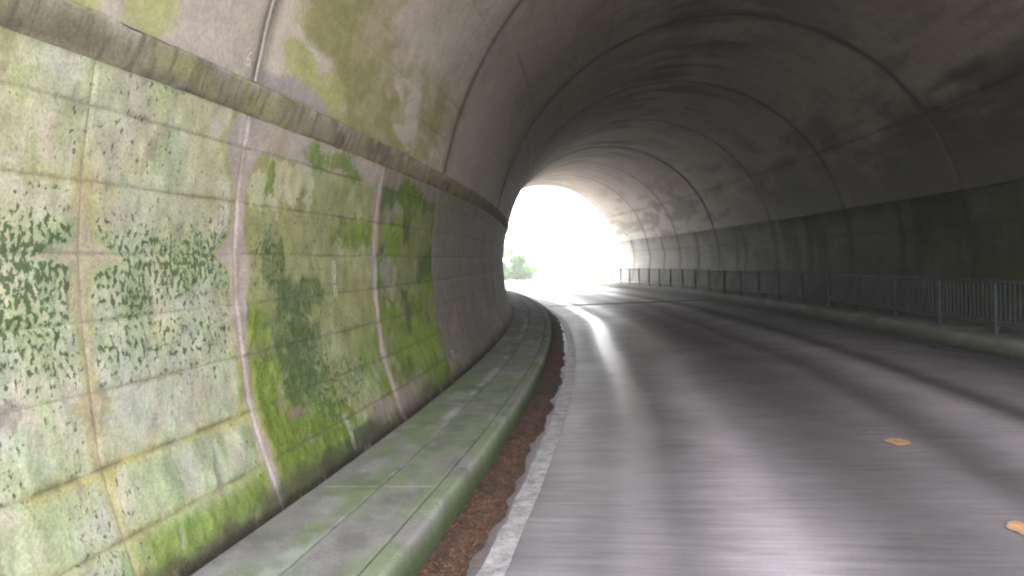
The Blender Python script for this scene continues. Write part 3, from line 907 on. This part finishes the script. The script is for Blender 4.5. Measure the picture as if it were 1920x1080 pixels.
while s < S_OUT - .2:
    e = min(s + 2.9, S_OUT)
    st = .05 if s < 9 else .25
    slab(s + .0, e, [(-.462, .10), (-.461, LH - .006), (-.452, LH + .002), (-.378, LH + .001), (-.358, LH - .010), (-.350, LH - .035), (-.332, .02), (-.331, -.05)], led_l, 'kerb_stone', 3, .85, st)
    s = e
RH = .20
led_r = sweep('walkway', [(5.60, -.2), (7.30, -.2), (7.30, RH - .05), (5.60, RH - .05)], srange(S_IN, S_OUT, .8), M_DIRT)
tag(led_r, kind='structure')
bpy.context.view_layer.update()
s = S_IN
while s < S_OUT - .2:
    e = min(s + 2.4, S_OUT)
    slab(s, e, [(7.058, .10), (7.055, RH - .01), (7.04, RH), (5.80, RH), (5.79, RH - .01), (5.789, .10)], led_r, 'walkway_slab', 4, .35, .2)
    slab(s, e, [(5.783, .10), (5.782, RH - .006), (5.77, RH + .002), (5.63, RH + .002), (5.60, RH - .02), (5.585, RH - .05), (5.555, .02), (5.553, -.05)], led_r, 'kerb_stone', 5, .5, .2)
    s = e

# ------------------------------------------------------------------ dead needles in the gutter
M_LITTER = simple_mat('dead_cedar_needles', (.26, .12, .065), .9, 25, .6, 0)
M_LITTER_SOIL = simple_mat('leaf_mould', (.075, .043, .032), .95, 14, .6, .9, 0, .02)
S = np.array(srange(S_IN, 30, .05))
wid = .225 + (fbm(S * 2.2, S * 0, 801) - .5) * .16
rows = []
for f_, hh in ((-.02, .03), (.25, .028), (.6, .018), (1.0, .0035)):
    rows.append(place(S, -.335 + wid * f_, hh * (.5 + fbm(S * 6, S * 0 + f_ * 5, 802)) if f_ < 1 else S * 0 + hh))
V = np.stack(rows, 1).reshape(-1, 3)
o = mesh_obj('gutter_soil', V, grid_faces(len(S), 4)[:, ::-1], M_LITTER_SOIL, None, True)
tag(o, 'dark leaf mould lying in the gutter along the mossy kerb', 'soil', kind='stuff')
rng = np.random.default_rng(3)
N = 15000
ns = S_IN + .1 + 23 * rng.random(N) ** 1.7
keep = fbm(ns * 1.6, ns * 0, 803) + .25 * rng.random(N) > .46
ns = ns[keep]; N = len(ns)
nu_ = -.33 + np.abs(rng.normal(0, .10, N)).clip(0, .30)
L = rng.uniform(.010, .038, N); ang = rng.uniform(0, math.pi, N); W = rng.uniform(.0012, .0035, N); tilt = rng.uniform(-.25, .45, N)
zz = .012 + .022 * np.clip(1 - (nu_ + .33) / .2, 0, 1) * rng.random(N)
zz = np.where(nu_ > -.10, .009, zz)
du, dsn = np.cos(ang), np.sin(ang)
c0 = place(ns - dsn * L, nu_ - du * L, zz); c1 = place(ns + dsn * L, nu_ + du * L, zz + tilt.clip(0, 1) * L)
mid = (c0 + c1) / 2 + np.stack([-du * 0, dsn * 0, np.full(N, .003)], -1)
wv = np.stack([-(c1 - c0)[:, 1], (c1 - c0)[:, 0], np.zeros(N)], -1)
wv = wv / (np.linalg.norm(wv, axis=1)[:, None] + 1e-9) * W[:, None]
V = np.stack([c0, mid - wv, mid + wv, c1], 1).reshape(-1, 3)
b4 = np.arange(N)[:, None] * 4
F = np.concatenate([b4 + np.array([[0, 1, 2]]), b4 + np.array([[1, 3, 2]])])
o = mesh_obj('needle_litter', V, F, M_LITTER)
tag(o, 'rust brown dead needles strewn in the gutter beside the kerb', 'leaf litter', kind='stuff')

# ------------------------------------------------------------------ pedestrian fence on the far kerb
fence = empty('pedestrian_fence', P(20, 5.955, RH))
tag(fence, 'grey galvanised steel bar fence along the raised walkway', 'fence')
bpy.context.view_layer.update()
UF, VB, VT = 5.955, .325, .962
F0, F1 = 11.52 - 1.585 * 6, 44.05
def tube_sweep(name, u, v, w, h, s0, s1, mat, parent):
    r = min(w, h) * .25
    pr = [(u - w / 2 + r, v - h / 2), (u + w / 2 - r, v - h / 2), (u + w / 2, v - h / 2 + r), (u + w / 2, v + h / 2 - r), (u + w / 2 - r, v + h / 2), (u - w / 2 + r, v + h / 2), (u - w / 2, v + h / 2 - r), (u - w / 2, v - h / 2 + r)]
    return under(sweep(name, pr, srange(s0, s1, .4), mat), parent)
tube_sweep('top_rail', UF, VT - .02, .05, .04, F0, F1, M_GALV, fence)
tube_sweep('bottom_rail', UF, VB + .015, .035, .03, F0, F1, M_GALV, fence)
def cyl_mesh(name, r, z0, z1, n, plate=None):
    V = []; F = []
    for z in (z0, z1):
        for i in range(n):
            a = 2 * math.pi * (i + .5) / n
            V.append((r * math.cos(a), r * math.sin(a), z))
    for i in range(n):
        F.append((i, (i + 1) % n, n + (i + 1) % n, n + i))
    F += [tuple(reversed(range(n))), tuple(range(n, 2 * n))]
    if plate:
        w, h = plate; b = len(V)
        V += [(x * w, y * w, z) for z in (z0, z0 + h) for x, y in ((-1, -1), (1, -1), (1, 1), (-1, 1))]
        F += [(b + 3, b + 2, b + 1, b), (b + 4, b + 5, b + 6, b + 7)] + [(b + i, b + (i + 1) % 4, b + 4 + (i + 1) % 4, b + 4 + i) for i in range(4)]
    me = bpy.data.meshes.new(name); me.from_pydata(V, [], F); me.update(); me.materials.append(M_GALV)
    return me
post_me = cyl_mesh('post', .027, 0, VT - RH + .012, 12, (.06, .010))
cap_me = cyl_mesh('post_cap', .040, 0, .016, 12)
bar_me = cyl_mesh('bar', .008, 0, VT - VB - .045, 6)
def inst(name, me, s, u, v, parent):
    o = bpy.data.objects.new(name, me); COL.objects.link(o)
    o.location = P(s, u, v); o.rotation_euler.z = -heading(s)
    bpy_m = Matrix.LocRotScale(o.location, o.rotation_euler, None)
    o.parent = parent
    o.matrix_parent_inverse = Matrix.Translation(-parent.location)
    return o
posts = []
s = F0 + .02
while s < F1:
    posts.append(s)
    inst('post', post_me, s, UF, RH, fence)
    s += 1.585
extra = []
nb = 0
for a, b in zip(posts, posts[1:] + [F1]):
    n = int(round((b - a) / .113))
    for i in range(1, n):
        sb = a + (b - a) * i / n
        if 9.5 < sb < 44 and nb < 300:
            inst('bar', bar_me, sb, UF, VB + .03, fence); nb += 1
        else: extra.append(sb)
V = []; F = []
bv = np.array([v.co for v in bar_me.vertices]); bf = [tuple(p.vertices) for p in bar_me.polygons]
for sb in extra:
    b0 = len(V); o3 = place(sb, UF, VB + .03)
    V += list(bv + o3); F += [tuple(b0 + i for i in f) for f in bf]
o = under(mesh_obj('bars', V, F, M_GALV), fence); o['kind'] = 'stuff'

# ------------------------------------------------------------------ plants outside the far mouth
def leaf_mat(name, col, trans=.3):
    m, t, b = new_mat(name)
    p = geo_pos(t)
    n = noise(t, p, 1.3, 4)
    n2 = nd(t, 'ShaderNodeTexWhiteNoise'); t.links.new(p, n2.inputs['Vector'])
    c = mixrgb(t, mapr(t, n.outputs[0], .35, .65, 0, 1), tuple(x * .65 for x in col), tuple(x * 1.35 for x in col))
    t.links.new(c, b.inputs['Base Color'])
    b.inputs['Roughness'].default_value = .55
    tr = nd(t, 'ShaderNodeBsdfTranslucent'); t.links.new(c, tr.inputs['Color'])
    mx = nd(t, 'ShaderNodeMixShader'); mx.inputs[0].default_value = trans
    out = [x for x in t.nodes if x.type == 'OUTPUT_MATERIAL'][0]
    t.links.new(b.outputs[0], mx.inputs[1]); t.links.new(tr.outputs[0], mx.inputs[2]); t.links.new(mx.outputs[0], out.inputs['Surface'])
    return m
M_LEAF = leaf_mat('bush_leaf', (.085, .21, .03), .5)
M_LEAF2 = leaf_mat('tree_leaf', (.10, .15, .045), .45)
M_BARK = simple_mat('bark', (.10, .075, .055), .9, 6, .4, .8, 0, .03)
def leaf_cloud(name, centers, n, size, mat, parent, seed):
    rg = np.random.default_rng(seed)
    C = np.array([c[:3] for c in centers]); RA = np.array([c[3] for c in centers])
    w = RA ** 2; idx = rg.choice(len(C), n, p=w / w.sum())
    d = rg.normal(size=(n, 3)); d /= np.linalg.norm(d, axis=1)[:, None]
    rr = RA[idx] * (.45 + .6 * rg.random(n) ** .5)
    p = C[idx] + d * rr[:, None] * np.array([1, 1, .8])
    p[:, 2] = np.maximum(p[:, 2], .06)
    a = rg.normal(size=(n, 3)); a /= np.linalg.norm(a, axis=1)[:, None]
    b = np.cross(a, d + rg.normal(size=(n, 3)) * .5); b /= np.linalg.norm(b, axis=1)[:, None] + 1e-9
    L = size * rg.uniform(.6, 1.3, n)[:, None]
    V = np.stack([p - a * L, p - b * L * .42, p + a * L, p + b * L * .42], 1).reshape(-1, 3)
    F = np.arange(n)[:, None] * 4 + np.array([[0, 1, 2, 3]])
    return under(mesh_obj(name, V, F, mat), parent)
def limb(V, F, a, b, ra, rb, n=7):
    a = Vector(a); b = Vector(b); d = (b - a).normalized()
    x = d.orthogonal().normalized(); y = d.cross(x)
    k = len(V)
    for c, r in ((a, ra), (a.lerp(b, .5) + x * ra * .4, (ra + rb) / 2), (b, rb)):
        for i in range(n):
            t = 2 * math.pi * i / n
            V.append(tuple(c + (x * math.cos(t) + y * math.sin(t)) * r))
    for q in range(2):
        for i in range(n):
            F.append((k + q * n + i, k + q * n + (i + 1) % n, k + (q + 1) * n + (i + 1) % n, k + (q + 1) * n + i))
def plant(kind, s, u, h, spread, nl, lsize, mat, seed, label, cat, trunk_h, group=None):
    rg = random.Random(seed)
    base = P(s, u, -.06 if True else 0)
    t = empty(kind, base)
    tag(t, label, cat, group)
    bpy.context.view_layer.update()
    V = []; F = []; cs = []
    z0 = base.z - .1
    top = Vector((base.x + rg.uniform(-.2, .2), base.y + rg.uniform(-.2, .2), base.z + trunk_h))
    limb(V, F, (base.x, base.y, z0), top, .035 * h ** .9, .022 * h ** .9)
    for i in range(11):
        a = rg.uniform(0, 6.28); e = rg.uniform(.15, 1.0)
        tip = top + Vector((math.cos(a) * spread * e, math.sin(a) * spread * e, (h - trunk_h) * rg.uniform(.15, .85) * (1.15 - .5 * e)))
        limb(V, F, top.lerp(Vector((base.x, base.y, base.z)), rg.uniform(0, .35)), tip, .014 * h ** .9, .005 * h ** .9, 5)
        cs.append((*tip, spread * rg.uniform(.28, .5)))
    if trunk_h < .6:
        for i in range(8):
            a = rg.uniform(0, 6.28)
            cs.append((base.x + math.cos(a) * spread * .7, base.y + math.sin(a) * spread * .7, base.z + h * rg.uniform(.15, .35), spread * .4))
    under(mesh_obj('trunk', V, F, M_BARK), t)
    leaf_cloud('crown', cs, nl, lsize, mat, t, seed)
    return t
plant('bush', 66, 5.0, 3.3, 1.5, 7000, .11, M_LEAF, 11, 'dense green bush at the verge beyond the tunnel mouth', 'bush', .4)
plant('bush', 67, 6.9, 1.5, 1.2, 3000, .09, M_LEAF, 12, 'low spreading green bush beside the dense verge bush', 'bush', .2)
plant('tree', 80, 6.9, 10.0, 2.2, 9000, .16, M_LEAF2, 13, 'leafy tree rising behind the dense verge bush', 'tree', 2.6)

# ------------------------------------------------------------------ haze volume added to give the glow round the far mouth
m = bpy.data.materials.new('haze'); m.use_nodes = True
t = m.node_tree
for n in list(t.nodes): t.nodes.remove(n)
out = t.nodes.new('ShaderNodeOutputMaterial'); pv = t.nodes.new('ShaderNodeVolumePrincipled')
pv.inputs['Color'].default_value = (.93, .94, .96, 1); pv.inputs['Density'].default_value = .0042; pv.inputs['Anisotropy'].default_value = .6
t.links.new(pv.outputs[0], out.inputs['Volume'])
x0, x1, y0, y1, z0, z1 = -1900, 1900, -1900, 1900, -1.6, 14
V = [(x, y, z) for z in (z0, z1) for x, y in ((x0, y0), (x1, y0), (x1, y1), (x0, y1))]
F = [(3, 2, 1, 0), (4, 5, 6, 7)] + [(i, (i + 1) % 4, 4 + (i + 1) % 4, 4 + i) for i in range(4)]
o = mesh_obj('haze', V, F, m); tag(o, 'thin pale haze added in the tunnel air for the glow at its exit', 'haze', kind='stuff')
